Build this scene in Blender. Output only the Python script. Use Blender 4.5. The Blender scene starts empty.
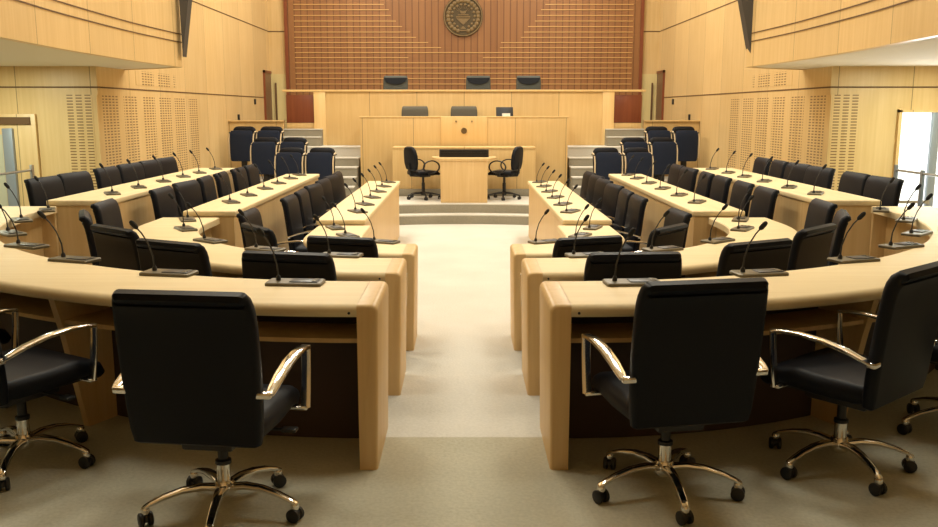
import bpy, bmesh, math, random
from mathutils import Vector, Matrix
random.seed(4)
C = bpy.context.scene.collection
sc = bpy.context.scene
PI = math.pi
rad = math.radians

# ------------------------------------------------------------------ materials
def mat_base(name):
    m = bpy.data.materials.new(name); m.use_nodes = True
    nt = m.node_tree
    return m, nt, nt.nodes['Principled BSDF']

def plain(name, col, rough=.5, metal=0., spec=.5, coat=0., emit=None, es=0.):
    m, nt, b = mat_base(name)
    b.inputs['Base Color'].default_value = (*col, 1)
    b.inputs['Roughness'].default_value = rough
    b.inputs['Metallic'].default_value = metal
    b.inputs['Specular IOR Level'].default_value = spec
    b.inputs['Coat Weight'].default_value = coat
    if emit:
        b.inputs['Emission Color'].default_value = (*emit, 1)
        b.inputs['Emission Strength'].default_value = es
    return m

class NT:
    def __init__(s, nt): s.nt = nt
    def n(s, t, **k):
        o = s.nt.nodes.new(t)
        for a, v in k.items(): setattr(o, a, v)
        return o
    def l(s, a, b): s.nt.links.new(a, b)
    def math(s, op, a, b=None):
        o = s.n('ShaderNodeMath', operation=op)
        for i, v in enumerate((a, b)):
            if v is None: continue
            if isinstance(v, (int, float)): o.inputs[i].default_value = v
            else: s.l(v, o.inputs[i])
        return o.outputs[0]
    def mix(s, f, a, b):
        o = s.n('ShaderNodeMix', data_type='RGBA')
        for i, v in ((0, f), (6, a), (7, b)):
            if isinstance(v, (int, float)): o.inputs[i].default_value = v
            elif isinstance(v, tuple): o.inputs[i].default_value = (*v, 1)
            else: s.l(v, o.inputs[i])
        return o.outputs[2]

def wood(name, c1, c2, grain='z', panel=None, pw=1.2, rough=.38, tone=.07, perf=None, spec=.4):
    """streaky veneer; grain runs along an object axis, panels side by side along another"""
    m, nt, b = mat_base(name); N = NT(nt)
    tc = N.n('ShaderNodeTexCoord')
    mp = N.n('ShaderNodeMapping')
    sc_ = {'x': (.9, 22, 22), 'y': (22, .9, 22), 'z': (22, 22, .9)}[grain]
    mp.inputs['Scale'].default_value = sc_
    N.l(tc.outputs['Object'], mp.inputs['Vector'])
    n1 = N.n('ShaderNodeTexNoise'); n1.inputs['Scale'].default_value = 1.0
    n1.inputs['Detail'].default_value = 5; n1.inputs['Roughness'].default_value = .6
    N.l(mp.outputs[0], n1.inputs['Vector'])
    n2 = N.n('ShaderNodeTexNoise'); n2.inputs['Scale'].default_value = 1.3; n2.inputs['Detail'].default_value = 2
    N.l(tc.outputs['Object'], n2.inputs['Vector'])
    f = N.math('ADD', N.math('MULTIPLY', n1.outputs['Fac'], .75), N.math('MULTIPLY', n2.outputs['Fac'], .35))
    r = N.n('ShaderNodeValToRGB')
    r.color_ramp.elements[0].position = .35; r.color_ramp.elements[1].position = .75
    r.color_ramp.elements[0].color = (*c2, 1); r.color_ramp.elements[1].color = (*c1, 1)
    N.l(f, r.inputs[0]); col = r.outputs[0]
    sep = N.n('ShaderNodeSeparateXYZ'); N.l(tc.outputs['Object'], sep.inputs[0])
    ax = {'x': sep.outputs[0], 'y': sep.outputs[1], 'z': sep.outputs[2]}
    if panel:
        u = N.math('DIVIDE', ax[panel], pw)
        wn = N.n('ShaderNodeTexWhiteNoise', noise_dimensions='1D'); N.l(N.math('FLOOR', u), wn.inputs['W'])
        v = N.math('ADD', N.math('MULTIPLY', wn.outputs['Value'], 2*tone), 1-tone)
        hs = N.n('ShaderNodeHueSaturation'); N.l(v, hs.inputs['Value']); N.l(col, hs.inputs['Color']); col = hs.outputs[0]
        g = N.math('LESS_THAN', N.math('FRACT', u), .010/pw)
        col = N.mix(g, col, tuple(x*.45 for x in c2))
    if perf:
        up, us, vp, vs, uax, mask = perf       # slot pitch and size
        hu = N.math('LESS_THAN', N.math('FRACT', N.math('DIVIDE', ax[uax], up)), us/up)
        hv = N.math('LESS_THAN', N.math('FRACT', N.math('DIVIDE', ax['z'], vp)), vs/vp)
        h = N.math('MULTIPLY', hu, hv)
        if mask:                               # leave a plain strip between groups of slots
            h = N.math('MULTIPLY', h, N.math('LESS_THAN', N.math('FRACT', N.math('DIVIDE', ax[uax], mask[0])), mask[1]))
        col = N.mix(h, col, (.22, .125, .05))
    N.l(col, b.inputs['Base Color'])
    b.inputs['Roughness'].default_value = rough
    b.inputs['Specular IOR Level'].default_value = spec
    return m

def carpet(name, c1, c2, scale=60):
    m, nt, b = mat_base(name); N = NT(nt)
    tc = N.n('ShaderNodeTexCoord')
    n1 = N.n('ShaderNodeTexNoise'); n1.inputs['Scale'].default_value = scale; n1.inputs['Detail'].default_value = 3
    n2 = N.n('ShaderNodeTexNoise'); n2.inputs['Scale'].default_value = 1.7; n2.inputs['Detail'].default_value = 3
    N.l(tc.outputs['Object'], n1.inputs['Vector']); N.l(tc.outputs['Object'], n2.inputs['Vector'])
    f = N.math('ADD', N.math('MULTIPLY', n1.outputs['Fac'], .6), N.math('MULTIPLY', n2.outputs['Fac'], .5))
    r = N.n('ShaderNodeValToRGB')
    r.color_ramp.elements[0].position = .35; r.color_ramp.elements[1].position = .75
    r.color_ramp.elements[0].color = (*c2, 1); r.color_ramp.elements[1].color = (*c1, 1)
    N.l(f, r.inputs[0]); N.l(r.outputs[0], b.inputs['Base Color'])
    b.inputs['Roughness'].default_value = .95; b.inputs['Specular IOR Level'].default_value = .1
    bp = N.n('ShaderNodeBump'); bp.inputs['Strength'].default_value = .25; bp.inputs['Distance'].default_value = .01
    N.l(n1.outputs['Fac'], bp.inputs['Height']); N.l(bp.outputs[0], b.inputs['Normal'])
    return m

def fabric(name, c1, c2, rough, scale, spec=.4):
    m, nt, b = mat_base(name); N = NT(nt)
    tc = N.n('ShaderNodeTexCoord')
    n1 = N.n('ShaderNodeTexNoise'); n1.inputs['Scale'].default_value = scale; n1.inputs['Detail'].default_value = 4
    N.l(tc.outputs['Object'], n1.inputs['Vector'])
    N.l(N.mix(n1.outputs['Fac'], c1, c2), b.inputs['Base Color'])
    b.inputs['Roughness'].default_value = rough; b.inputs['Specular IOR Level'].default_value = spec
    bp = N.n('ShaderNodeBump'); bp.inputs['Strength'].default_value = .12; bp.inputs['Distance'].default_value = .004
    N.l(n1.outputs['Fac'], bp.inputs['Height']); N.l(bp.outputs[0], b.inputs['Normal'])
    return m

def ribbed(name, c1, c2, pitch):
    """dark reddish timber boards standing upright side by side"""
    m, nt, b = mat_base(name); N = NT(nt)
    tc = N.n('ShaderNodeTexCoord'); sep = N.n('ShaderNodeSeparateXYZ'); N.l(tc.outputs['Object'], sep.inputs[0])
    u = N.math('DIVIDE', sep.outputs[0], pitch)
    wn = N.n('ShaderNodeTexWhiteNoise', noise_dimensions='1D'); N.l(N.math('FLOOR', u), wn.inputs['W'])
    mp = N.n('ShaderNodeMapping'); mp.inputs['Scale'].default_value = (14, 14, .8); N.l(tc.outputs['Object'], mp.inputs[0])
    n1 = N.n('ShaderNodeTexNoise'); n1.inputs['Scale'].default_value = 1; n1.inputs['Detail'].default_value = 4
    N.l(mp.outputs[0], n1.inputs['Vector'])
    f = N.math('ADD', N.math('MULTIPLY', n1.outputs['Fac'], .7), N.math('MULTIPLY', wn.outputs['Value'], .3))
    col = N.mix(f, c2, c1)
    g = N.math('LESS_THAN', N.math('FRACT', u), .16)
    col = N.mix(g, col, tuple(x*.72 for x in c2))
    N.l(col, b.inputs['Base Color']); b.inputs['Roughness'].default_value = .45
    return m

W1, W2 = (.72, .525, .265), (.62, .425, .185)
M = {}
M['wall_y'] = wood('maple_wall_side', W1, W2, 'z', 'y', 1.25)
M['wall_x'] = wood('maple_wall_front', W1, W2, 'z', 'x', .95)
M['perf_y'] = wood('maple_slotted_side', W1, W2, 'z', 'y', 1.25, perf=(.115, .072, .038, .017, 'y', (.72, .72)))
M['perf_x'] = wood('maple_slotted_front', W1, W2, 'z', None, perf=(.115, .078, .0375, .015, 'x', None))
M['desk_top'] = wood('maple_desk_top', (.80, .665, .42), (.72, .565, .325), 'x', rough=.5, spec=.2)
M['desk_top_y'] = wood('maple_straight_top', (.80, .665, .42), (.72, .565, .325), 'y', rough=.5, spec=.2)
M['desk'] = wood('maple_desk_panel', (.73, .525, .265), (.63, .415, .185), 'z', rough=.4)
M['bench'] = wood('maple_bench_panel', (.73, .525, .245), (.63, .415, .17), 'z', 'x', .93, rough=.4, tone=.05)
M['lightwood'] = wood('pale_maple', (.80, .58, .28), (.72, .48, .20), 'z')
M['brown'] = wood('mahogany_panel', (.24, .07, .028), (.16, .04, .016), 'z', rough=.4)
M['board'] = ribbed('mahogany_boards', (.33, .155, .055), (.20, .080, .026), .155)
M['inlay'] = plain('gold_inlay', (.62, .38, .15), .4, .2)
M['groove'] = plain('dark_groove', (.12, .06, .02), .7)
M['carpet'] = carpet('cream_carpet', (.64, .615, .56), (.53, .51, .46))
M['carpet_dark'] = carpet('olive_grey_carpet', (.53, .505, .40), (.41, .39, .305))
M['riser'] = carpet('grey_step_carpet', (.34, .315, .25), (.25, .23, .18))
M['soffit'] = plain('painted_soffit', (.74, .67, .54), .8)
M['ceiling'] = plain('painted_ceiling', (.80, .77, .70), .9)
M['leather'] = fabric('black_leather', (.0026, .0036, .0075), (.0055, .0068, .012), .5, 160, .2)
M['backrest_grey'] = fabric('grey_leather_back', (.055, .058, .050), (.075, .078, .068), .6, 120, .25)
M['grey_leather'] = fabric('grey_leather_light', (.085, .080, .062), (.11, .10, .08), .6, 120, .25)
M['chrome'] = plain('chrome', (.78, .76, .72), .12, 1.)
M['plastic'] = plain('black_plastic', (.012, .012, .014), .45)
M['blue'] = fabric('navy_upholstery', (.011, .016, .034), (.018, .025, .047), .85, 90, .2)
M['cream'] = plain('cream_armrest', (.62, .50, .33), .5)
M['bronze'] = plain('bronze_console', (.13, .108, .066), .4, .35)
M['micgrey'] = plain('black_gooseneck', (.018, .018, .02), .4)
M['foam'] = plain('black_foam', (.010, .010, .011), .9)
M['fin'] = plain('dark_grey_fin', (.055, .05, .045), .6)
M['steel'] = plain('brushed_steel', (.45, .45, .43), .35, .9)
M['bluesteel'] = plain('blue_grey_metal', (.27, .31, .36), .45, .3)
M['darkdoor'] = wood('dark_door', (.20, .10, .05), (.14, .065, .03), 'z')
M['paledoor'] = wood('pale_door', (.72, .60, .30), (.64, .52, .24), 'z')
M['daylight'] = plain('daylight_behind_glass', (.9, .92, .95), .5, emit=(.95, .97, 1.), es=1.0)
M['lamp'] = plain('lamp_diffuser', (.9, .9, .88), .5, emit=(1, .93, .8), es=4)
M['screen'] = plain('dark_screen', (.012, .011, .009), .5, spec=.2)
M['desk_shade'] = plain('desk_shade_brown', (.075, .050, .042), .6, spec=.2)  # dark brown with the shade under the desk tops put into it
M['medal'] = fabric('medal_bronze', (.15, .095, .040), (.23, .155, .068), .5, 30)
M['medal_shade'] = fabric('medal_recess_shade', (.055, .038, .018), (.10, .07, .03), .6, 30)  # recess shade of the medallion put into a darker copy of the bronze
M['paper'] = plain('white_paper', (.75, .73, .66), .7)
M['glass'] = plain('frosted_glass', (.52, .52, .40), .35)

# ------------------------------------------------------------------ mesh builder
class MB:
    def __init__(s): s.bm = bmesh.new()
    def box(s, x0, x1, y0, y1, z0, z1, bev=0., seg=2, rot=None, at=(0, 0, 0)):
        r = bmesh.ops.create_cube(s.bm, size=1)
        vs = r['verts']
        for v in vs:
            v.co = Vector(((x0+x1)/2 + v.co.x*(x1-x0), (y0+y1)/2 + v.co.y*(y1-y0), (z0+z1)/2 + v.co.z*(z1-z0)))
        if bev > 0:
            es = list({e for v in vs for e in v.link_edges})
            r2 = bmesh.ops.bevel(s.bm, geom=es, offset=bev, segments=seg, affect='EDGES', profile=.5)
            vs = list({v for f in r2['faces'] for v in f.verts} | {v for v in vs if v.is_valid})
        if rot is not None:
            for v in vs: v.co = rot @ v.co
        if any(at):
            for v in vs: v.co += Vector(at)
        return s
    def loft(s, rings, closed=True, cap=True, loop=False):
        R = [[s.bm.verts.new(p) for p in ring] for ring in rings]
        n = len(R[0])
        pairs = list(zip(R, R[1:])) + ([(R[-1], R[0])] if loop else [])
        for a, b in pairs:
            for i in range(n if closed else n-1):
                j = (i+1) % n
                s.bm.faces.new((a[i], a[j], b[j], b[i]))
        if cap and not loop and closed:
            s.bm.faces.new(R[0][::-1]); s.bm.faces.new(R[-1])
        return s
    def tube(s, pts, r, n=8):
        pts = [Vector(p) for p in pts]; rings = []
        rr = r if isinstance(r, (list, tuple)) else [r]*len(pts)
        ref = None
        for i, p in enumerate(pts):
            t = (pts[min(i+1, len(pts)-1)] - pts[max(i-1, 0)]).normalized()
            if ref is None: ref = Vector((0, 0, 1)) if abs(t.z) < .9 else Vector((1, 0, 0))
            a = t.cross(ref).normalized(); b = t.cross(a).normalized()
            ref = -b if False else ref
            rings.append([p + a*math.cos(2*PI*k/n)*rr[i] + b*math.sin(2*PI*k/n)*rr[i] for k in range(n)])
        return s.loft(rings)
    def lathe(s, prof, n=20, axis='z', at=(0, 0, 0), cap=True):
        rings = []
        for r, h in prof:
            ring = []
            for k in range(n):
                a = 2*PI*k/n; c, d = r*math.cos(a), r*math.sin(a)
                p = {'z': (c, d, h), 'y': (c, -h, d), 'x': (h, c, d)}[axis]
                ring.append(Vector(p)+Vector(at))
            rings.append(ring)
        return s.loft(rings, cap=cap)
    def prism(s, poly, z0, z1):
        a = [s.bm.verts.new((x, y, z0)) for x, y in poly]; b = [s.bm.verts.new((x, y, z1)) for x, y in poly]
        s.bm.faces.new(a[::-1]); s.bm.faces.new(b)
        for i in range(len(poly)):
            j = (i+1) % len(poly); s.bm.faces.new((a[i], a[j], b[j], b[i]))
        return s
    def sphere(s, c, r, sx=1, sy=1, sz=1, u=12, v=8):
        r_ = bmesh.ops.create_uvsphere(s.bm, u_segments=u, v_segments=v, radius=r)
        for q in r_['verts']: q.co = Vector((q.co.x*sx, q.co.y*sy, q.co.z*sz)) + Vector(c)
        return s
    def build(s, name, m, parent=None, smooth=True, mtx=None):
        bmesh.ops.recalc_face_normals(s.bm, faces=s.bm.faces)
        me = bpy.data.meshes.new(name); s.bm.to_mesh(me); s.bm.free()
        me.materials.append(m)
        if smooth:
            for p in me.polygons: p.use_smooth = True
            me.set_sharp_from_angle(angle=rad(38))
        o = bpy.data.objects.new(name, me); C.objects.link(o)
        if parent: o.parent = parent
        if mtx is not None: o.matrix_basis = mtx
        return o

def tag(o, label=None, cat=None, group=None, kind=None):
    for k, v in (('label', label), ('category', cat), ('group', group), ('kind', kind)):
        if v: o[k] = v
    return o
def thing(name, label, cat, loc=(0, 0, 0), rz=0., group=None):
    o = bpy.data.objects.new(name, None); C.objects.link(o)
    o.location = loc; o.rotation_euler = (0, 0, rz); o.empty_display_size = .1
    return tag(o, label, cat, group)
def dup(root, loc, rz, label, group=None):
    r = root.copy(); C.objects.link(r); r.location = loc; r.rotation_euler = (0, 0, rz)
    r['label'] = label
    if group: r['group'] = group
    for ch in list(root.children):
        c = ch.copy(); C.objects.link(c); c.parent = r
        for g in list(ch.children):
            d = g.copy(); C.objects.link(d); d.parent = c
    return r
def struct(o): o['kind'] = 'structure'; return o
def rrect(w, h, r, n=4):
    """rounded rectangle, half sizes w,h"""
    out = []
    for cx, cy, a0 in ((w-r, h-r, 0), (-w+r, h-r, 90), (-w+r, -h+r, 180), (w-r, -h+r, 270)):
        for k in range(n+1):
            a = rad(a0 + 90*k/n); out.append((cx + r*math.cos(a), cy + r*math.sin(a)))
    return out

# ------------------------------------------------------------------ plan of the chamber
AX = .37            # half width of the aisle
CY = 7.4            # centre line of the curved rows
T2, T3, T4 = .12, .235, .35
ROWS = {            # inner radius, outer radius, floor, centre y, end y, straight x0,x1,y0,y1, straight top
    'inner':  dict(ri=.50, ro=1.00, z=0., cy=7.5, ye=8.13, sx=(.92, 1.38), sy=(8.15, 12.72), st=.80, sz=0.),
    'middle': dict(ri=1.80, ro=2.33, z=T2, cy=CY, ye=7.76, sx=(2.03, 2.50), sy=(7.78, 12.4), st=.925, sz=0.),
    'outer':  dict(ri=3.17, ro=3.71, z=T3, cy=CY, ye=7.62, sx=(3.10, 3.64), sy=(7.64, 12.0), st=1.035, sz=T2),
}
XW = 4.66           # side walls
YN, YB = 11.4, 21.6 # entry wall, back wall

def arc_poly(r, cy, s, a0=0, a1=90, n=24):
    return [(s*(AX + r*math.sin(rad(a0+(a1-a0)*k/n))), cy - r*math.cos(rad(a0+(a1-a0)*k/n))) for k in range(n+1)]

# floors ------------------------------------------------------------------
b = MB(); b.box(-XW, XW, 3.0, YB, -.3, 0)
struct(b.build('floor', M['carpet'], smooth=False))
def tier(name, ri, cy, sx, ysplit, yend, z, z0=-.3, cm='carpet'):
    L = arc_poly(ri, cy, -1); R = arc_poly(ri, cy, 1)
    poly = [(-XW, -2.6), (XW, -2.6), (XW, yend), (sx, yend), (sx, ysplit)] + R[::-1] + L + [(-sx, ysplit), (-sx, yend), (-XW, yend)]
    m = MB(); m.prism(poly, z0, z)
    return struct(m.build(name, M[cm], smooth=False))
tier('floor_middle_tier', 1.90, CY, 2.06, 7.75, 14.2, T2)
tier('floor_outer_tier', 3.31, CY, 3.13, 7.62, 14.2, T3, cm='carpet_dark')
a_end = math.degrees(math.asin((XW-AX)/4.58))
L = arc_poly(4.58, CY, -1, 0, a_end); R = arc_poly(4.58, CY, 1, 0, a_end)
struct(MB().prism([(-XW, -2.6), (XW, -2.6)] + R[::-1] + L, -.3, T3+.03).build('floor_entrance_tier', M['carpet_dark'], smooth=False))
for s in (-1, 1):
    x0, x1 = sorted((s*XW, s*7.2))
    struct(MB().box(x0, x1, -2.6, YN, -.5, -.35).build('floor_side_lobby', M['carpet'], smooth=False))

# walls -------------------------------------------------------------------
HC = 6.6
for s, side in ((-1, 'left'), (1, 'right')):
    w = struct(MB().box(*sorted((s*XW, s*(XW+.12))), YN+.12, YB, -.3, HC).build('wall_'+side, M['wall_y'], smooth=False))
    e = s*.004
    g = MB()
    for z in (2.095, 3.65): g.box(*sorted((s*(XW-.006), s*(XW+.01))), YN, YB, z-.009, z+.009)
    g.build('groove', M['groove'], w, smooth=False)
    p = MB(); p.box(*sorted((s*(XW-.004), s*(XW+.01))), 11.35, 15.6, .55, 2.0)
    p.box(*sorted((s*(XW-.004), s*(XW+.01))), 12.75, 14.5, 2.16, 2.36)
    p.build('slotted_panel', M['perf_y'], w, smooth=False)
    # entry wall facing the rows
    x0, x1 = sorted((s*XW, s*7.3))
    w2 = struct(MB().box(x0, x1, YN, YN+.12, -.5, 2.6).build('wall_entry_'+side, M['wall_x'], smooth=False))
    MB().box(x0, x1, YN-.006, YN+.01, 2.086, 2.104).build('groove', M['groove'], w2, smooth=False)
    p = MB()
    q0 = -5.06 if s < 0 else 4.80
    k0 = math.floor(q0/.115)
    p.box(k0*.115-.019, (k0+3)*.115-.019, YN-.004, YN+.01, .75, 2.0)
    p.build('slotted_panel', M['perf_x'], w2, smooth=False)
    struct(MB().box(*sorted((s*7.2, s*7.32)), -2.6, YN, -.5, HC).build('wall_lobby_'+side, M['wall_y'], smooth=False))
struct(MB().box(-7.3, 7.3, -2.72, -2.6, -.5, HC).build('wall_rear', M['wall_x'], smooth=False))
wb = struct(MB().box(-XW-.1, XW+.1, YB, YB+.12, -.3, HC).build('wall_back', M['wall_x'], smooth=False))
MB().box(-XW, XW, YB-.006, YB, 3.638, 3.662).build('groove', M['groove'], wb, smooth=False)
struct(MB().box(-7.3, 7.3, -2.7, YB+.1, HC, HC+.1).build('ceiling', M['ceiling'], smooth=False))

# back panelling of upright boards with inlaid lines
bw = MB(); bw.box(-4.26, 4.26, YB-.08, YB-.001, 1.3, HC-.02)
bw = struct(bw.build('trim_back_panelling', M['board'], smooth=False))
fr = MB()
for s in (-1, 1): fr.box(*sorted((s*4.26, s*4.18)), YB-.10, YB-.0, 1.3, HC-.02)
fr.build('edge_strip', M['brown'], bw, smooth=False)
DB = 21.5; KX = 20.85/880.
def bx(px): return (px-464)*KX
def bz(py):
    F = 880.; th = rad(9.9); bb = -(py-263.5)/F
    dy = math.cos(th)+bb*math.sin(th); dz = -math.sin(th)+bb*math.cos(th)
    return 1.81 + dz*DB/dy
rows = [(84, None), (78.5, None), (73.2, None), (68, None), (62.8, None), (57.6, (408, 483)), (52.6, None),
        (47.6, (441, 500)), (42.5, (428, 501)), (37.3, (416, 521)), (32, (410, 524)), (26.5, (402, 528)), (21, (396, 535)),
        (15.3, (391, 537)), (9.7, (389, 541)), (4.3, (384, 545))]
rg = random.Random(3)
z0, z1 = bz(9.7), bz(4.3); stp = z1-z0
lev = [(bz(y), g) for y, g in rows]
hw = 84
for k in range(1, 18):
    hw += rg.choice((0, 4, 8)); lev.append((z1+stp*k, (464-hw, 464+hw)))
inl = MB()
for z, g in lev:
    if z > HC-.1: break
    segs = [(294, 633)] if g is None else [(294, g[0]), (g[1], 633)]
    for a, c in segs:
        inl.box(bx(a), bx(c), YB-.092, YB-.078, z-.008, z+.008)
inl.build('inlaid_line', M['inlay'], bw, smooth=False)

# doors in the back corners
for s, k in ((-1, 1), (1, 2)):
    x0, x1 = sorted((s*4.27, s*4.65))
    d = struct(MB().box(x0, x1, YB-.03, YB, .6, 2.66).build('door_%d' % k, M['paledoor'], smooth=False))
    hx = s*(4.52)
    MB().box(hx-.02, hx+.02, YB-.07, YB-.03, 1.5, 2.45, .008).build('door_handle', M['groove'], d)
    x0, x1 = sorted((s*(XW-.03), s*XW))
    d = struct(MB().box(x0, x1, 20.9, YB-.03, .6, 2.66).build('door_%d' % (k+2), M['darkdoor'], smooth=False))
    f = MB(); f.box(*sorted((s*(XW-.045), s*XW)), 20.84, 20.9, .6, 2.72); f.box(*sorted((s*(XW-.045), s*XW)), 20.84, YB-.03, 2.66, 2.72)
    f.build('door_frame', M['brown'], d, smooth=False)
    for yy, zz, nm in ((19.9, 1.99, 'upper'), (18.4, 1.66, 'lower')):
        o = MB().box(*sorted((s*(XW-.03), s*(XW-.0005))), yy-.045, yy+.045, zz-.06, zz+.06, .008).build('wall_switch', M['plastic'])
        tag(o, 'small dark wall switch on %s maple wall, %s' % ('left' if s < 0 else 'right', 'the one nearer the dark door' if nm == 'upper' else 'the lower one nearer the blue seats'), 'switch', 'dark wall switches')

# entry doors
d = struct(MB().box(-6.6, -5.46, YN-.05, YN, -.35, 1.76, .006).build('door_5', M['wall_x']))
MB().box(-6.6, -5.52, YN-.075, YN-.05, 1.63, 1.72).build('door_closer', M['groove'], d, smooth=False)
MB().box(-5.87, -5.74, YN-.11, YN-.05, -.1, 1.58, .01).build('pull_plate', M['bluesteel'], d)
MB().box(-6.5, -5.90, YN-.056, YN-.05, -.1, 1.5).build('pane', M['glass'], d, smooth=False)
d = struct(MB().box(5.57, 6.85, YN-.02, YN, -.35, 1.78).build('door_6', M['daylight'], smooth=False))
f = MB(); f.box(5.53, 5.57, YN-.06, YN, -.35, 1.82); f.box(5.53, 6.9, YN-.06, YN, 1.78, 1.81)
f.build('door_frame', M['wall_x'], d, smooth=False)
f = MB(); f.box(5.96, 6.06, YN-.07, YN-.02, -.35, 1.78, .006); f.build('door_stile', M['bluesteel'], d)
MB().box(5.60, 6.0, YN-.085, YN-.07, .62, .66).build('push_bar', M['steel'], d, smooth=False)

# gallery overhead on both sides
FP = [(3.15, -2.6), (3.22, 2), (3.32, 4.5), (3.47, 6.78), (3.59, 8.13), (3.65, 9.9), (3.61, 11.2), (3.60, 11.52), (3.82, 11.8), (4.2, 12.1), (4.70, 12.4)]
def smooth_path(P, n=6):
    out = []
    for i in range(len(P)-1):
        p0, p1, p2, p3 = P[max(i-1, 0)], P[i], P[i+1], P[min(i+2, len(P)-1)]
        for k in range(n):
            t = k/n
            out.append(tuple(.5*((2*p1[j]) + (-p0[j]+p2[j])*t + (2*p0[j]-5*p1[j]+4*p2[j]-p3[j])*t*t + (-p0[j]+3*p1[j]-3*p2[j]+p3[j])*t**3) for j in (0, 1)))
    return out + [P[-1]]
for s, side in ((-1, 'left'), (1, 'right')):
    P = [(s*x, y) for x, y in smooth_path(FP)]
    def ring(off, za, zb):
        R = []
        for i, (x, y) in enumerate(P):
            a, c = P[max(i-1, 0)], P[min(i+1, len(P)-1)]
            t = Vector((c[0]-a[0], c[1]-a[1])).normalized(); nn = Vector((t.y, -t.x))*(-s) if True else None
            # nn points towards the axis
            if nn.x*s > 0 and abs(nn.x) > .3: nn = -nn
            q0 = Vector((x, y)) + nn*off[0]; q1 = Vector((x, y)) + nn*off[1]
            R.append([(q0.x, q0.y, za), (q1.x, q1.y, za), (q1.x, q1.y, zb), (q0.x, q0.y, zb)])
        return R
    g = struct(MB().loft(ring((-.08, 0), 2.348, HC)).build('wall_gallery_'+side, M['wall_y']))
    gr = MB()
    for z in (2.655, 2.755): gr.loft(ring((-.01, .006), z-.006, z+.006))
    gr.build('groove', M['groove'], g)
    poly = [(s*7.25, -2.6)] + [(x+s*.006, y-.004) for x, y in P] + [(s*7.25, 12.38)]
    MB().prism(poly, 2.355, 2.45).build('soffit', M['soffit'], g, smooth=False)
    sl = .155 if s < 0 else .23
    xa = 3.535 if s < 0 else 3.61
    tri = [(s*xa, 2.47), (s*(xa-(HC-2.47)*sl), HC), (s*(xa+.045), HC)]
    if s > 0: pass
    f = MB(); f.loft([[(x, 11.34, z) for x, z in tri], [(x, 11.50, z) for x, z in tri]])
    struct(f.build('trim_gallery_fin', M['fin'], smooth=False))

# ------------------------------------------------------------------ stage
def step_poly(yside, sag, xw, yend):
    pts = []
    for k in range(25):
        x = -1.5 + 3*k/24
        pts.append((x, yside + sag*max(0, 1-(x/1.5)**2)))
    return [(-xw, yside)] + pts + [(xw, yside), (xw, yend), (-xw, yend)]
def step(name, poly, z0, z1):
    o = struct(MB().prism(poly, z0, z1-.018).build(name, M['riser'], smooth=False))
    MB().prism(poly, z1-.018, z1).build('tread', M['carpet'], o, smooth=False)
    return o
step('floor_stage_step', step_poly(13.80, .26, 1.95, YB-.1), 0, .15)
step('floor_stage', step_poly(14.08, .26, 1.95, YB-.1), .15, .30)

def panel_box(name, x0, x1, y0, y1, z0, z1, m, parent=None, bev=.006):
    return MB().box(x0, x1, y0, y1, z0, z1, bev).build(name, m, parent)

# low front bench
t = thing('low_bench', 'low maple bench front with grey plinth right behind the clerk desk', 'bench', (0, 15.6, .30))
panel_box('plinth', -1.26, 1.26, 0, .5, 0, .13, M['riser'], t)
panel_box('front_panel', -1.26, 1.26, 0, .06, .13, .83, M['bench'], t)
panel_box('ledge', -1.265, 1.265, -.008, .55, .83, .865, M['bench'], t)
# middle bench
t = thing('middle_bench', 'tall maple bench with pale centre panel and tiny emblem', 'bench', (0, 16.25, .30))
panel_box('front_panel', -1.90, 1.90, 0, .08, 0, 1.37, M['bench'], t)
for s in (-1, 1): panel_box('side_panel', *sorted((s*1.90, s*1.82)), .08, 1.30, 0, 1.37, M['bench'], t)
panel_box('top_rail', -1.91, 1.91, -.01, .12, 1.37, 1.395, M['lightwood'], t)
panel_box('worktop', -1.80, 1.80, .10, .55, 1.20, 1.23, M['desk_top'], t)
cp = panel_box('centre_panel', -.42, .42, -.03, .0, .80, 1.39, M['lightwood'], t)
e = MB(); e.lathe([(.0, 0), (.055, 0), (.055, .02), (.038, .02), (.038, .006), (.0, .006)], 20, 'y', (0, -.03, 1.135))
e.lathe([(.0, .0), (.018, .0), (.018, .022), (.0, .022)], 12, 'y', (0, -.03, 1.135))
e.build('emblem', M['medal'], cp)
for s in (-1, 1):
    MB().box(s*.145-.011, s*.145+.011, -.045, -.03, 1.29, 1.32, .003).build('knob', M['medal'], cp)
# floor behind the middle bench and behind the upper bench
struct(MB().box(-1.82, 1.82, 16.33, 17.55, .30, .92).build('floor_middle_dais', M['riser'], smooth=False))
struct(MB().box(-2.95, 2.95, 17.72, YB-.1, .3, 1.56).build('floor_upper_dais', M['riser'], smooth=False))
# upper bench
t = thing('upper_bench', 'topmost long maple bench under the mahogany back wall', 'bench', (0, 17.58, .30))
panel_box('front_panel', -2.95, 2.95, 0, .08, 0, 1.86, M['bench'], t)
for s in (-1, 1):
    panel_box('post', *sorted((s*2.95, s*2.72)), -.03, 0, 0, 1.86, M['lightwood'], t)
    panel_box('wing_panel', *sorted((s*2.95, s*3.50)), .02, .08, 1.26, 1.80, M['brown'], t)
    panel_box('wing_base', *sorted((s*2.95, s*3.50)), .03, .10, 1.14, 1.26, M['bench'], t)
panel_box('top_rail', -3.56, 3.56, -.04, .20, 1.86, 1.90, M['lightwood'], t)
panel_box('worktop', -2.90, 2.90, .10, .6, 1.72, 1.75, M['desk_top'], t)

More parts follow.
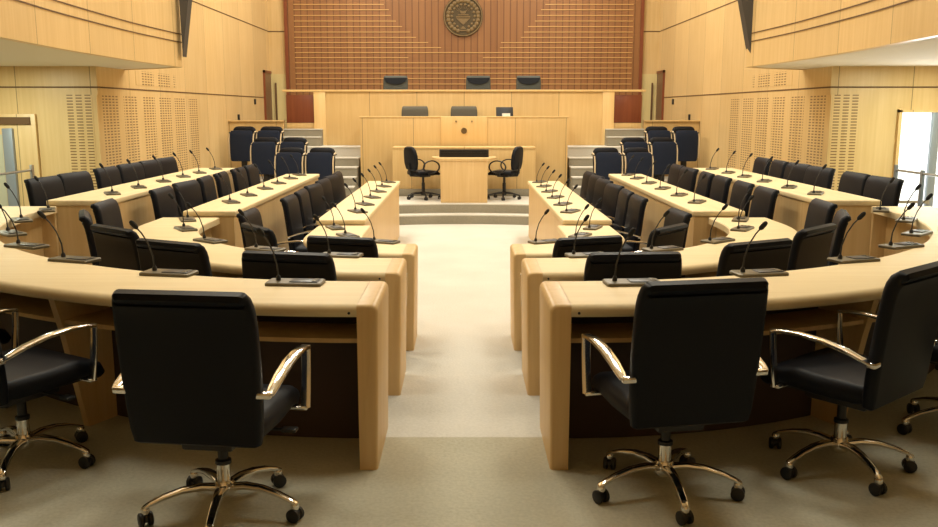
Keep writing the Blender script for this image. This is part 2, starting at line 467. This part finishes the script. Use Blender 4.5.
# stairs on both sides
for s, side in ((-1, 'left'), (1, 'right')):
    lv = [(15.5, .47), (15.8, .62), (16.1, .78), (16.45, .935), (16.8, 1.12), (17.15, 1.30), (17.4, 1.445)]
    o = None
    for i, (y, zb) in enumerate(lv):
        x0, x1 = sorted((s*(1.95 if i < 5 else 2.78), s*(2.82 if i < 3 else 3.53)))
        ye = lv[i+1][0] if i not in (4, 6) else 17.57
        q = MB().box(x0, x1, y, ye, -.2, zb-.02).build('stair_%s' % side if o is None else 'step', M['riser' if i != 4 else 'carpet'], o, smooth=False)
        if o is None: o = struct(q)
        MB().box(x0, x1, y-.012, ye, zb-.02, zb).build('tread', M['carpet'], o, smooth=False)
    # gallery parapet behind the blue seats
    x0, x1 = sorted((s*3.56, s*XW))
    pw = struct(MB().box(x0, x1, 17.62, 17.72, .2, 1.585).build('wall_parapet_'+side, M['bench'], smooth=False))
    MB().box(x0, x1, 17.58, 17.76, 1.585, 1.61).build('capping', M['lightwood'], pw, smooth=False)
    struct(MB().box(x0, x1, 17.72, YB-.03, .3, .6).build('floor_landing_'+side, M['carpet'], smooth=False))
    # stepped floor for the blue seats
    x0, x1 = sorted((s*2.0, s*XW))
    for nm, y0, y1, z in (('floor_seat_tier_front', 14.2, 15.45, .18), ('floor_seat_tier_middle', 15.45, 16.45, .32), ('floor_seat_tier_rear', 16.45, 17.62, .50)):
        xi = {.18: 2.0, .32: 2.84, .50: 3.54}[z]
        struct(MB().box(*sorted((s*xi, s*XW)), y0, y1, -.2, z).build(nm, M['carpet'], smooth=False))

# medallion
t = thing('medallion', 'round carved bronze medallion on the mahogany wall', 'medallion', (-.02, YB-.08, bz(16.3)))
R0 = .47
MB().lathe([(0, 0), (R0, 0), (R0, .035), (R0-.05, .045), (R0-.06, .03), (0, .03)], 48, 'y').build('disc', M['medal_shade'], t)
mb = MB()
mb.lathe([(R0-.035, .035), (R0-.01, .04), (R0-.01, .062), (R0-.035, .062), (R0-.035, .035)], 48, 'y', cap=False); mb.build('rim', M['medal'], t)
mb = MB()
for k in range(26):
    a = 2*PI*k/26
    if abs(a-1.5*PI) < .35: continue
    mb.sphere((.36*math.cos(a), -.035, .36*math.sin(a)), .042, 1.2, .5, 1.2, 8, 6)
for k in range(18):
    a = 2*PI*k/18
    if abs(a-1.5*PI) < .4: continue
    mb.sphere((.27*math.cos(a), -.035, .27*math.sin(a)), .026, 1.2, .6, 1.2, 8, 6)
mb.build('wreath', M['medal'], t)
mb = MB()
def relief(poly, d=.05): mb.loft([[(x, -.03, z) for x, z in poly], [(x, -d, z) for x, z in poly]])
relief([(-.16, -.05), (.16, -.05), (.0, -.20)]); relief([(-.17, -.03), (.17, -.03), (.17, 0), (-.17, 0)])
relief([(-.13, .02), (.13, .02), (.13, .045), (-.13, .045)]); relief([(-.05, .06), (.05, .06), (.09, .14), (0, .11), (-.09, .14)])
for k in range(9):
    a = rad(30+15*k); relief([(.12*math.cos(a-.05), .06+.12*math.sin(a-.05)), (.22*math.cos(a), .06+.22*math.sin(a)), (.12*math.cos(a+.05), .06+.12*math.sin(a+.05))])
relief([(-.07, -.29), (.07, -.29), (0, -.22)]); relief([(-.11, -.34), (.11, -.34), (.11, -.31), (-.11, -.31)])
mb.build('crest', M['medal'], t)

# clerk desk
t = thing('clerk_desk', 'maple clerk desk with central front panel before the dais', 'desk', (0, 14.47, .30))
panel_box('front_panel', -.385, .385, 0, .06, 0, .70, M['desk'], t)
for s in (-1, 1): panel_box('side_panel', *sorted((s*.385, s*.33)), .06, .62, 0, .68, M['desk'], t)
m = MB(); m.prism([(-.385, -.012), (.385, -.012), (.54, .40), (.54, .80), (-.54, .80), (-.54, .40)], .685, .725)
m.build('top', M['desk'], t, smooth=False)
o = MB(); o.box(-.41, .41, -.09, .09, 0, .125, .008); o = o.build('display_console', M['screen'])
o.location = (0, 15.0, .30+.725); tag(o, 'long low dark console lying on the clerk desk', 'console')
g = MB()
for k in range(4): g.box(-.39, .39, -.095, -.088, .018+.027*k, .030+.027*k)
g.build('front_grille', M['plastic'], o, smooth=False)
for s in (-1, 1): MB().box(s*.405-.012, s*.405+.012, -.094, .094, -.0, .128, .004).build('end_cap', M['plastic'], o)

# monitor on the middle bench
t = thing('desk_monitor', 'small dark tilted monitor standing on the middle bench', 'monitor', (.765, 16.62, 1.53), rad(6))
rt = Matrix.Rotation(rad(-14), 3, 'X')
MB().box(-.16, .16, -.015, .02, .02, .34, .008, rot=rt).build('casing', M['plastic'], t)
MB().box(-.05, .10, -.022, -.015, .05, .22, rot=rt).build('note', M['paper'], t, smooth=False)
MB().box(-.10, .10, -.05, .10, 0, .02, .006).build('stand', M['plastic'], t)

# ------------------------------------------------------------------ desks
def sweep_path(cy, ye, s, a0=0., n=40):
    P = [(s*(AX+.09), cy, 0., -1.)] if a0 else []
    a0 = 0
    for k in range(n+1):
        a = 90*k/n
        o = .09*max(0, 1-a/25)
        if k == 0 and P: continue
        a = rad(a); P.append((s*(AX+o), cy, s*math.sin(a), -math.cos(a)))
    if ye > cy: P.append((s*AX, ye, s*1., 0.))
    return P
def sweep(mb, path, prof):
    mb.loft([[(cx+nx*r, cy+ny*r, z) for r, z in prof] for cx, cy, nx, ny in path])
SIDE = {-1: 'left', 1: 'right'}
for rn, d in ROWS.items():
    for s in (-1, 1):
        ri, ro, z, cy, ye = d['ri'], d['ro'], d['z'], d['cy'], d['ye']
        t = thing('curved_desk', '%s curved maple desk of the %s row, beside the aisle' % (SIDE[s], rn) if rn != 'outer' else
                  'large %s curved maple desk nearest the camera, outermost row' % SIDE[s], 'desk', (s*AX, cy, z), 0, 'curved council desks')
        off = Matrix.Translation((-s*AX, -cy, -z))
        a0 = math.degrees(.09/ro)
        top, th = z+.75, .056
        prof = [(ri, top-th), (ri, top-.008), (ri+.008, top), (ro-.03, top), (ro-.012, top-.006), (ro-.002, top-.018), (ro, top-.03), (ro-.004, top-th+.008), (ro-.012, top-th)]
        m = MB(); sweep(m, sweep_path(cy, ye, s, a0), prof); m.build('top', M['desk_top'], t, mtx=off)
        lowz = {'inner': 0., 'middle': -.02, 'outer': T2-.02}[rn]
        pr = ri+(.13 if rn == 'outer' else .075)
        m = MB(); sweep(m, sweep_path(cy, ye, s, math.degrees(.05/ro)), [(pr, lowz), (pr, top-th), (pr+.025, top-th), (pr+.025, lowz)])
        m.build('modesty_panel', M['desk'], t, mtx=off)
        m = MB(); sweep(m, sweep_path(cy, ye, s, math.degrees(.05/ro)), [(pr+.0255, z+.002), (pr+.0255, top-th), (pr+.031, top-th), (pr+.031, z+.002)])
        m.build('back_shade', M['desk_shade'], t, mtx=off)  # thin sheet added to carry the shade under the top
        shr = ro-.10 if rn == 'outer' else ro-.27
        if rn != 'inner':
            m = MB(); sweep(m, sweep_path(cy, ye, s, math.degrees(.05/ro)), [(pr+.031, z+.555), (pr+.031, z+.575), (shr, z+.575), (shr, z+.555)])
            m.build('shelf', M['desk'], t, mtx=off)
        # end panel on the aisle, its top outer corner rounded over
        x0, x1 = AX, AX+.092; rc = .03
        pts = [(x1, z), (x0+.012, z), (x0, top-rc)] + [(x0+rc-rc*math.cos(rad(a)), top-rc+rc*math.sin(rad(a))) for a in (22, 45, 68, 90)] + [(x1, top)]
        yf, yb = cy-ro, cy-ri
        m = MB()
        def sc_(p, q): return [(s*(x+(q if x < (x0+x1)/2 else 0)), zz - (q if zz > top-.02 else 0)) for x, zz in p]
        m.loft([[(a, yf, c) for a, c in sc_(pts, .012)], [(a, yf+.006, c) for a, c in sc_(pts, .004)], [(s*a, yf+.018, c) for a, c in pts], [(s*a, yb-.006, c) for a, c in pts], [(a, yb, c) for a, c in sc_(pts, .006)]])
        m.build('end_panel', M['desk'], t, mtx=off)
        m = MB(); m.lathe([(0, 0), (.006, 0), (.006, .004), (0, .004)], 10, 'y', (s*(AX+.125), yf+.001, top-.036)); m.build('screw_cap', M['plastic'], t, mtx=off)
        # radial supports under the top
        for a in ({'outer': (26, 52, 76), 'middle': (37, 56), 'inner': ()}[rn]):
            a = rad(a); nx, ny = s*math.sin(a), -math.cos(a); tx, ty = -ny, nx
            m = MB()
            q = [(pr+.02, z), (pr+.02, top-th), (ro-.05, top-th), (ro-.10, z+.5), (ro-.20, z)]
            m.loft([[(s*AX+nx*r+tx*w, cy+ny*r+ty*w, zz) for r, zz in q] for w in (-.02, .02)])
            m.build('support', M['desk'], t, mtx=off, smooth=False)
        if rn == 'outer':
            MB().box(*sorted((s*(d['sx'][1]-.09), s*(AX+pr+.03))), ye-.03, ye-.002, lowz, top-th).build('return_panel', M['desk'], t, mtx=off, smooth=False)
        # straight desk
        (sx0, sx1), (sy0, sy1), st, sz = d['sx'], d['sy'], d['st'], d['sz']
        t = thing('straight_desk', '%s straight maple desk of the %s row running towards the dais' % (SIDE[s], rn), 'desk', (s*sx0, sy0, sz), 0, 'straight council desks')
        off = Matrix.Translation((-s*sx0, -sy0, -sz))
        MB().box(*sorted((s*sx0, s*sx1)), sy0, sy1, st-.05, st, .012, 3).build('top', M['desk_top_y'], t, mtx=off)
        MB().box(*sorted((s*(sx0+.02), s*(sx0+.05))), sy0+.01, sy1-.01, sz-.02, st-.05).build('front_panel', M['desk'], t, mtx=off, smooth=False)
        for yy in (sy0+.012, sy1-.055):
            MB().box(*sorted((s*(sx0+.05), s*(sx1-.02))), yy, yy+.04, sz-.02, st-.05).build('end_panel', M['desk'], t, mtx=off, smooth=False)

# ------------------------------------------------------------------ executive chair
def xsec(path, cross):
    """rings: path of (y,z,hw,ht) with cross(hw,ht)->[(x,n)]"""
    rings = []
    for i, (y, z, w, h) in enumerate(path):
        a = path[max(i-1, 0)]; c = path[min(i+1, len(path)-1)]
        t = Vector((c[0]-a[0], c[1]-a[1])).normalized(); n = Vector((-t.y, t.x))
        rings.append([(x, y+n.x*q, z+n.y*q) for x, q in cross(w, h)])
    return rings
def make_chair():
    t = thing('office_chair', '-', 'chair')
    # seat
    p = [(-.225, .425, .205, .022), (-.215, .425, .225, .038), (-.15, .422, .24, .045), (0, .425, .25, .046), (.12, .432, .25, .046), (.19, .430, .247, .044), (.235, .412, .242, .038), (.258, .385, .23, .028), (.262, .372, .21, .014)]
    MB().loft(xsec(p, lambda w, h: rrect(w, h, h*.85, 4))).build('seat', M['leather'], t)
    # back: slightly reclined, top edge rolled backwards
    p = [(-.215, .372, .215, .012), (-.217, .382, .232, .024), (-.222, .43, .240, .030), (-.234, .53, .246, .031), (-.250, .64, .250, .030), (-.268, .75, .251, .029), (-.282, .83, .250, .029),
         (-.291, .872, .248, .030), (-.301, .900, .245, .031), (-.315, .921, .241, .031), (-.333, .932, .236, .030), (-.351, .930, .228, .024), (-.362, .922, .215, .012)]
    p = [(-.215+(q[0]+.215)*.75, *q[1:]) for q in p]
    MB().loft(xsec(p, lambda w, h: rrect(w+.010, h, h*.8, 4))).build('backrest', M['leather'], t)
    # chrome arms
    for s in (-1, 1):
        m = MB()
        p = [(-.245, .580, .014, .006), (-.215, .592, .019, .007), (-.14, .616, .022, .008), (-.04, .638, .023, .008), (.06, .648, .023, .008), (.14, .646, .022, .008), (.19, .636, .020, .007)]
        m.loft([[(x+s*.29, y, z) for x, y, z in r] for r in xsec(p, lambda w, h: rrect(w, h, h*.7, 2))])
        p = [(.188, .646, .019, .008), (.183, .56, .019, .008), (.172, .47, .019, .009), (.160, .395, .019, .009)]
        m.loft([[(x+s*(.29), y, z) for x, y, z in r] for r in xsec(p, lambda w, h: rrect(w, h, h*.7, 2))])
        m.box(*sorted((s*.18, s*.30)), .14, .18, .388, .402, .003)
        m.box(*sorted((s*.225, s*.295)), -.262, -.225, .566, .590, .006)
        m.build('armrest', M['chrome'], t)
    m = MB(); m.box(-.10, .10, -.15, .13, .315, .385, .012); m.box(-.19, .19, -.12, .18, .368, .392, .006)
    m.build('tilt_mechanism', M['plastic'], t)
    m = MB(); m.tube([(.09, .03, .345), (.20, .05, .34), (.235, .055, .338)], .007, 6); m.box(.225, .285, .035, .078, .33, .345, .005)
    m.build('lever', M['plastic'], t)
    m = MB(); m.lathe([(.0, .085), (.027, .085), (.027, .215), (.0, .215)], 16); po = m.build('gas_post', M['chrome'], t)
    m = MB(); m.lathe([(.0, .21), (.031, .21), (.031, .225), (.020, .23), (.020, .32), (0, .32)], 16); m.build('shroud', M['plastic'], po)
    m = MB(); m.lathe([(0, .075), (.034, .075), (.042, .09), (.042, .125), (.034, .14), (0, .14)], 20)
    for k in range(5):
        a = -PI/2 + 2*PI*k/5; c_, s_ = math.cos(a), math.sin(a); rings = []
        for r, zz, w, h in ((.02, .112, .024, .014), (.09, .125, .021, .013), (.16, .122, .018, .011), (.23, .105, .016, .010), (.28, .086, .015, .009), (.305, .074, .014, .008), (.312, .070, .010, .005)):
            rings.append([(c_*r - s_*x, s_*r + c_*x, zz+q) for x, q in rrect(w, h, h*.8, 2)])
        m.loft(rings)
    for k in range(5):
        a = -PI/2 + 2*PI*k/5; m.lathe([(0, .05), (.017, .052), (.018, .068), (.013, .078), (0, .081)], 12, at=(.298*math.cos(a), .298*math.sin(a), 0))
    star = m.build('star_base', M['chrome'], t)
    for k in range(5):
        a = -PI/2 + 2*PI*k/5; m = MB()
        w = rad(20+47*k)
        for q in (-.017, .017):
            m.lathe([(0, -.010), (.022, -.010), (.028, -.006), (.028, .006), (.022, .010), (0, .010)], 14, 'x', (q, 0, .028))
        m.box(-.010, .010, -.02, .02, .02, .045, .004)
        m.lathe([(0, .03), (.008, .03), (.008, .072), (0, .072)], 8)
        mt = Matrix.Translation((.298*math.cos(a), .298*math.sin(a), 0)) @ Matrix.Rotation(w, 4, 'Z')
        m.build('caster', M['plastic'], star, mtx=mt)
    return t
chair0 = make_chair(); first = [True]
def put_chair(x, y, z, yaw, label, group):
    """yaw in degrees, 0 faces the dais, positive turns left"""
    if first[0]:
        first[0] = False; chair0.location = (x, y, z); chair0.rotation_euler = (0, 0, rad(yaw)); chair0['label'] = label; chair0['group'] = group
        return chair0
    return dup(chair0, (x, y, z), rad(yaw), label, group)
def spin(t, deg):
    for c in t.children:
        if c.name.startswith('star_base'): c.rotation_euler = (0, 0, rad(deg))

G = 'black swivel chairs at the council desks'
# large chairs in the foreground
c = put_chair(-.945, 3.27, T3, -7, 'large black swivel chair in the foreground left of the aisle, seen from behind', G); spin(c, 11)
c = put_chair(.835, 3.47, T3, 11, 'large black swivel chair in the foreground right of the aisle, seen from behind', G); spin(c, -8)
c = put_chair(-1.98, 3.77, T3, -31, 'black swivel chair cut by the left picture edge, its seat turned to the aisle', G); spin(c, 40)
c = put_chair(1.675, 3.73, T3, 40, 'black swivel chair in front at far right, half side-on with curved chrome arm', G); spin(c, -32)
c = put_chair(2.47, 4.15, T3, 46, 'black swivel chair cut by the right picture edge, behind the side-on chair', G)
c = put_chair(-2.72, 4.40, T3, -38, 'black swivel chair mostly outside the left picture edge, only a caster showing', G)
ORD = ['first', 'second', 'third', 'fourth', 'fifth', 'sixth', 'seventh']
jit = random.Random(11)
for s in (-1, 1):
    S = SIDE[s]
    for i, (a, R) in enumerate(((11, 2.93), (28, 2.80), (46, 2.64), (66, 2.62), (85, 2.60))):
        Rc = R-.31; yaw = s*a + jit.uniform(-7, 7)
        x = s*(AX+Rc*math.sin(rad(a))); y = CY-Rc*math.cos(rad(a))
        put_chair(x, y, T2, yaw, 'black chair at the %s curved desk of the middle row, %s from the aisle' % (S, ORD[i]), G)
    for i, (a, R) in enumerate(((17, 1.64), (50, 1.53), (92, 1.50))):
        Rc = R-.30; yaw = s*a + jit.uniform(-7, 7)
        x = s*(AX+Rc*math.sin(rad(a))); y = 7.5-Rc*math.cos(rad(a))
        put_chair(x, y, 0, yaw, 'black chair at the %s curved desk of the inner row, %s from the aisle' % (S, ORD[i]), G)
    rowsS = {'inner': (1.47, 0., (8.82, 9.5, 10.2, 10.95, 11.62, 12.28)),
             'middle': (2.61, T2, (8.42, 9.12, 9.88, 10.53, 11.32, 11.98)),
             'outer': (3.63, T3, (8.16, 8.81, 9.65, 10.30, 10.98, 11.58))}
    for rn, (xc, zz, ys) in rowsS.items():
        for i, y in enumerate(ys):
            yaw = s*(90+3) + jit.uniform(-6, 6)
            put_chair(s*xc, y, zz, yaw, 'black chair behind the %s straight desk of the %s row, %s from the near end' % (S, rn, ORD[i]), G)
# dais chairs face the chamber and have paler backs
hm = None
def dress(c, mat, pad):
    global hm
    for q in c.children:
        if q.name.startswith('backrest'):
            q.material_slots[0].link = 'OBJECT'; q.material_slots[0].material = M[mat]
    if pad:
        if hm is None:
            n = 14; rings = []
            prof = [(-.245+.49*k/n) for k in range(n+1)]
            lo = [.905-.125*math.sqrt(max(0, 1-(x/.247)**2)) for x in prof]
            poly = [(x, z) for x, z in zip(prof, lo)] + [(.245, .915), (-.245, .915)]
            m = MB(); m.loft([[(x, -.244-.19*(z-.78), z) for x, z in poly], [(x*.96, -.207-.19*(z-.78), z) for x, z in poly]])
            o = m.build('headrest', M['leather'], c); hm = o.data
        else:
            o = bpy.data.objects.new('headrest', hm); C.objects.link(o); o.parent = c
for x, w in ((-1.44, 'leftmost'), (.30, 'middle one'), (1.36, 'rightmost')):
    c = put_chair(x, 18.65, 1.56, 180, 'black leather chair at the topmost bench, %s of three' % w, 'chairs on the dais'); dress(c, 'backrest_grey', True)
for x, w in ((-.955, 'left of the two'), (.0, 'right of the two, above the tiny emblem')):
    c = put_chair(x, 17.10, .92, 180, 'grey chair back showing over the middle bench, %s' % w, 'chairs on the dais'); dress(c, 'grey_leather', False)

# ------------------------------------------------------------------ clerks' task chairs
def make_task():
    t = thing('task_chair', '-', 'chair')
    p = [(-.22, .45, .17, .02), (-.20, .45, .21, .036), (0, .452, .23, .04), (.17, .452, .225, .036), (.22, .43, .20, .02)]
    MB().loft(xsec(p, lambda w, h: rrect(w, h, h*.85, 3))).build('seat', M['leather'], t)
    p = [(-.21, .50, .13, .012), (-.215, .52, .18, .030), (-.225, .62, .215, .036), (-.235, .74, .215, .036), (-.25, .83, .19, .034), (-.262, .885, .14, .028), (-.266, .90, .08, .012)]
    MB().loft(xsec(p, lambda w, h: rrect(w, h, h*.85, 3))).build('backrest', M['leather'], t)
    m = MB(); m.tube([(0, -.10, .40), (0, -.24, .41), (0, -.268, .50), (0, -.268, .66)], .02, 8); m.build('back_stem', M['plastic'], t)
    for s in (-1, 1):
        pts = []
        for k in range(21):
            a = 2*PI*k/20; pts.append((s*.27, .02+.15*math.cos(a), .56+.105*math.sin(a)))
        m = MB()
        rings = []
        for k in range(20):
            a = 2*PI*k/20; ce = Vector((s*.27, .02+.15*math.cos(a), .56+.105*math.sin(a))); dr = Vector((0, math.cos(a), math.sin(a)))
            rings.append([ce + Vector((1, 0, 0))*x + dr*q for x, q in rrect(.018, .010, .008, 2)])
        m.loft(rings, loop=True); m.box(*sorted((s*.12, s*.28)), -.02, .06, .415, .455, .006)
        m.build('armrest', M['plastic'], t)
    m = MB(); m.lathe([(0, .09), (.03, .09), (.03, .28), (.022, .28), (.022, .42), (0, .42)], 14); m.box(-.09, .09, -.10, .10, .38, .42, .01); m.build('gas_post', M['plastic'], t)
    m = MB(); m.lathe([(0, .07), (.04, .07), (.04, .13), (0, .13)], 16)
    for k in range(5):
        a = -PI/2 + 2*PI*k/5; c_, s_ = math.cos(a), math.sin(a); rings = []
        for r, zz, w, h in ((.02, .11, .026, .016), (.16, .10, .021, .013), (.29, .073, .016, .010)):
            rings.append([(c_*r - s_*x, s_*r + c_*x, zz+q) for x, q in rrect(w, h, h*.8, 2)])
        m.loft(rings)
    star = m.build('star_base', M['plastic'], t)
    for k in range(5):
        a = -PI/2 + 2*PI*k/5; m = MB()
        for q in (-.016, .016): m.lathe([(0, -.010), (.028, -.008), (.028, .008), (0, .010)], 12, 'x', (q, 0, .028))
        m.lathe([(0, .03), (.01, .03), (.01, .075), (0, .075)], 8)
        m.build('caster', M['plastic'], star, mtx=Matrix.Translation((.28*math.cos(a), .28*math.sin(a), 0)) @ Matrix.Rotation(rad(33*k), 4, 'Z'))
    return t
tc0 = make_task()
tc0.location = (-.70, 15.12, .30); tc0.rotation_euler = (0, 0, rad(-60)); tc0['label'] = 'black task chair with loop arms at the left side of the clerk desk'; tc0['group'] = 'clerk chairs'
dup(tc0, (.69, 15.12, .30), rad(66), 'black task chair with loop arms at the right side of the clerk desk', 'clerk chairs')

# ------------------------------------------------------------------ tip-up blue seats
def make_tip():
    """origin on the floor, the seat opens towards -y"""
    t = thing('auditorium_seat', '-', 'seat')
    p = [(-.115, .345, .19, .012), (-.117, .355, .212, .026), (-.122, .43, .220, .034), (-.124, .62, .220, .036), (-.120, .80, .220, .034), (-.110, .88, .218, .030), (-.103, .915, .200, .022), (-.101, .922, .17, .010)]
    MB().loft(xsec(p, lambda w, h: rrect(w, h, h*.8, 3))).build('seat', M['blue'], t)
    p = [(.02, .40, .20, .015), (.025, .45, .22, .028), (.05, .70, .222, .030), (.075, .88, .225, .040), (.085, .935, .220, .044), (.09, .97, .20, .038), (.092, .992, .165, .022), (.092, 1.0, .12, .008)]
    MB().loft(xsec(p, lambda w, h: rrect(w, h, h*.8, 3))).build('backrest', M['leather'], t)
    for s in (-1, 1):
        m = MB()
        p = [(-.11, .40, .010, .014), (-.14, .55, .010, .016), (-.13, .76, .010, .018), (-.09, .86, .011, .016), (0, .90, .011, .013), (.06, .91, .010, .010)]
        m.loft([[(x+s*.236, y, z) for x, y, z in r] for r in xsec(p, lambda w, h: rrect(w, h, w*.6, 2))])
        m.build('arm_frame', M['cream'], t)
        MB().box(*sorted((s*.226, s*.250)), -.11, .10, .87, .89, .006).build('armrest', M['plastic'], t)
    m = MB(); m.box(-.05, .05, -.04, .04, 0, .42, .01); m.box(-.11, .11, -.09, .09, 0, .03, .008); m.box(-.24, .24, -.03, .03, .40, .45, .008)
    m.build('pedestal', M['plastic'], t)
    return t
seat0 = None
for s in (-1, 1):
    for x, y, z, w in ((2.42, 15.0, .18, 'front pair, next to the stairs'), (2.935, 15.0, .18, 'front pair, away from the stairs'),
                       (3.075, 16.05, .32, 'middle pair, next to the stairs'), (3.59, 16.05, .32, 'middle pair, away from the stairs'),
                       (3.70, 17.0, .50, 'rear pair, next to the stairs'), (4.22, 17.0, .50, 'rear pair, against the side wall')):
        lab = 'navy tip-up seat in the %s block, %s' % (SIDE[s], w)
        if seat0 is None:
            seat0 = make_tip(); seat0.location = (s*x, y, z); seat0['label'] = lab; seat0['group'] = 'navy tip-up seats'; o = seat0
        else: o = dup(seat0, (s*x, y, z), 0, lab, 'navy tip-up seats')
        o.rotation_euler.z = rad(s*6)

# ------------------------------------------------------------------ microphones
def make_mic(s):
    """sitter at -y; neck leans to side s"""
    t = thing('desk_microphone', '-', 'microphone')
    m = MB()
    m.loft([[(x, y, 0) for x, y in rrect(.135, .062, .012, 3)], [(x, y, .012+.10*(y+.062)*.12) for x, y in rrect(.135, .062, .012, 3)], [(x*.97, y*.94, .016+.10*(y+.062)*.12) for x, y in rrect(.135, .062, .012, 3)]])
    bs = m.build('console', M['bronze'], t)
    m = MB(); m.box(-.02, .115, -.04, .04, .017, .021, .002); m.build('keypad', M['micgrey'], bs)
    m = MB()
    for k in range(3): m.box(.085+.0, .108, -.03+.024*k, -.014+.024*k, .021, .0235, .001)
    m.build('button', M['bronze'], bs)
    m = MB(); m.lathe([(0, .012), (.013, .012), (.012, .03), (.007, .04), (0, .04)], 10, at=(-.085, .01, 0))
    P = [(-.085, .01, .03), (-.085+s*.004, .008, .09), (-.085+s*.016, -.010, .16), (-.085+s*.035, -.034, .215), (-.085+s*.048, -.052, .242)]
    m.tube(P, [.0048, .0042, .0038, .0038, .0038], 8); m.build('gooseneck', M['micgrey'], t)
    a = Vector(P[-1]); d = (Vector(P[-1])-Vector(P[-2])).normalized()
    m = MB(); m.tube([a-d*.006, a, a+d*.010, a+d*.035, a+d*.046, a+d*.05], [.005, .010, .0125, .0125, .009, .003], 10)
    m.build('capsule', M['foam'], t)
    return t
mic0 = {}
def put_mic(s, x, y, z, yaw, lab, scale=1.):
    g = 'gooseneck desk microphones'
    if s not in mic0:
        o = make_mic(s); mic0[s] = o; o.location = (x, y, z); o['label'] = lab; o['group'] = g
    else: o = dup(mic0[s], (x, y, z), 0, lab, g)
    o.rotation_euler = (0, 0, rad(yaw))
MC = {'outer': ((-.81, 4.15), (-1.50, 4.40), (-2.16, 4.81), (-2.67, 5.31), (-3.05, 5.87), (-3.34, 6.6), (-3.46, 7.27)),
      'middle': ((-.80, 5.66), (-1.35, 5.91), (-1.84, 6.31), (-2.22, 6.96), (-2.39, 7.56)),
      'inner': ((-.66, 7.06), (-.99, 7.42), (-1.17, 7.93))}
MSt = {'outer': (3.29, 1.035, (8.22, 8.9, 9.65, 10.34, 10.98, 11.7)), 'middle': (2.26, .925, (8.51, 9.22, 10.0, 10.74, 11.5, 12.12)), 'inner': (1.07, .80, (8.8, 9.49, 10.25, 11.0, 11.75, 12.45))}
for s in (-1, 1):
    for rn in ('outer', 'middle', 'inner'):
        d = ROWS[rn]
        for i, (x, y) in enumerate(MC[rn]):
            x = abs(x)
            a = math.degrees(math.atan2(x-AX, d['cy']-y)) if y < d['cy'] else 90
            yaw = a*.55 if rn == 'outer' and i < 4 else a*.75
            put_mic(s, s*x, y, d['z']+.75, s*yaw, 'gooseneck microphone on the %s curved desk of the %s row, %s from the aisle' % (SIDE[s], rn, ORD[i]))
        xs, z, ys = MSt[rn]
        for i, y in enumerate(ys):
            put_mic(s, s*xs, y, z, s*62, 'gooseneck microphone on the %s straight desk of the %s row, %s from the near end' % (SIDE[s], rn, ORD[i]))

# ------------------------------------------------------------------ handrails
for s in (-1, 1):
    t = thing('handrail', 'metal handrail with posts behind the %s outer desk by the entry wall' % SIDE[s], 'handrail', (s*4.6, 9.4, T3), 0, 'handrails by the entry')
    for y in ((0, -2.1) if s < 0 else (0, -.55, -2.1)):
        MB().box(-.016, .016, y-.022, y+.022, 0, 1.0 if y == 0 else .98, .005).build('post', M['steel'] if s < 0 else M['bluesteel'], t)
    m = MB(); m.tube([(0, .02, .945), (0, -4.5, .945)], .012, 8); m.build('rail', M['steel'], t)
    m = MB(); m.tube([(0, .02, .50), (0, -4.5, .50)], .009, 8); m.build('rail', M['steel'], t)

# ------------------------------------------------------------------ light
def area(name, loc, size, power, col, rot=(0, 0, 0), sy=None, parent=None, spread=180):
    L = bpy.data.lights.new(name, 'AREA'); L.energy = power; L.color = col; L.size = size
    if sy: L.shape = 'RECTANGLE'; L.size_y = sy
    L.spread = rad(spread)
    o = bpy.data.objects.new(name, L); C.objects.link(o); o.location = loc; o.rotation_euler = rot
    if parent: o.parent = parent
    return o
WARM = (1, .95, .80)
k = 0
for y in (4.8, 8.0, 11.0, 14.0, 17.0, 19.6):
    for x in (-2.3, 2.3):
        t = thing('ceiling_light', 'square recessed ceiling light over the chamber, row %s from the entrance, %s side' % (ORD[k//2], 'left' if x < 0 else 'right'), 'ceiling light', (x, y, HC), 0, 'ceiling lights')
        m = MB(); m.box(-.66, .66, -.66, .66, -.02, 0, .004); m.build('frame', M['steel'], t)
        MB().box(-.6, .6, -.6, .6, -.03, -.018).build('diffuser', M['lamp'], t, smooth=False)
        area('lamp', (0, 0, -.05), 1.15, {4.8: 48, 8.0: 88, 11.0: 88, 19.6: 80}.get(y, 105), WARM if y > 5 else (.95, 1, .88), parent=t)
        k += 1
# daylight through the right entry door and from the lobby on the left
area('daylight_right', (6.1, YN-.15, .9), 1.1, 40, (.95, .97, 1), (rad(-90), 0, 0), 2.0)
for s in (-1, 1):
    for y in (8.0, 10.2):
        t = thing('downlight', 'recessed downlight under the %s gallery, %s' % (SIDE[s], 'near the entry wall' if y > 9 else 'nearer the front'), 'ceiling light', (s*5.6, y, 2.355), 0, 'gallery downlights')
        MB().lathe([(.09, -.008), (.11, -.008), (.11, 0), (.09, 0), (.09, -.008)], 20, cap=False).build('ring', M['steel'], t)
        area('lamp', (0, 0, -.02), .18, 34, (.93, 1, .80), parent=t)

w = bpy.data.worlds.new('World'); sc.world = w; w.use_nodes = True
w.node_tree.nodes['Background'].inputs[0].default_value = (1, .93, .82, 1)
w.node_tree.nodes['Background'].inputs[1].default_value = .05

# ------------------------------------------------------------------ camera
cam = bpy.data.cameras.new('Camera'); co = bpy.data.objects.new('Camera', cam); C.objects.link(co)
co.location = (0, 0, 1.81); co.rotation_euler = (rad(90-9.9), 0, 0)
cam.sensor_width = 36; cam.lens = 36*880/938; cam.shift_x = 5/938; cam.clip_start = .05
sc.camera = co
sc.view_settings.view_transform = 'Standard'; sc.view_settings.look = 'None'
sc.view_settings.exposure = 0.10; sc.view_settings.gamma = 1; sc.view_settings.use_curve_mapping = False
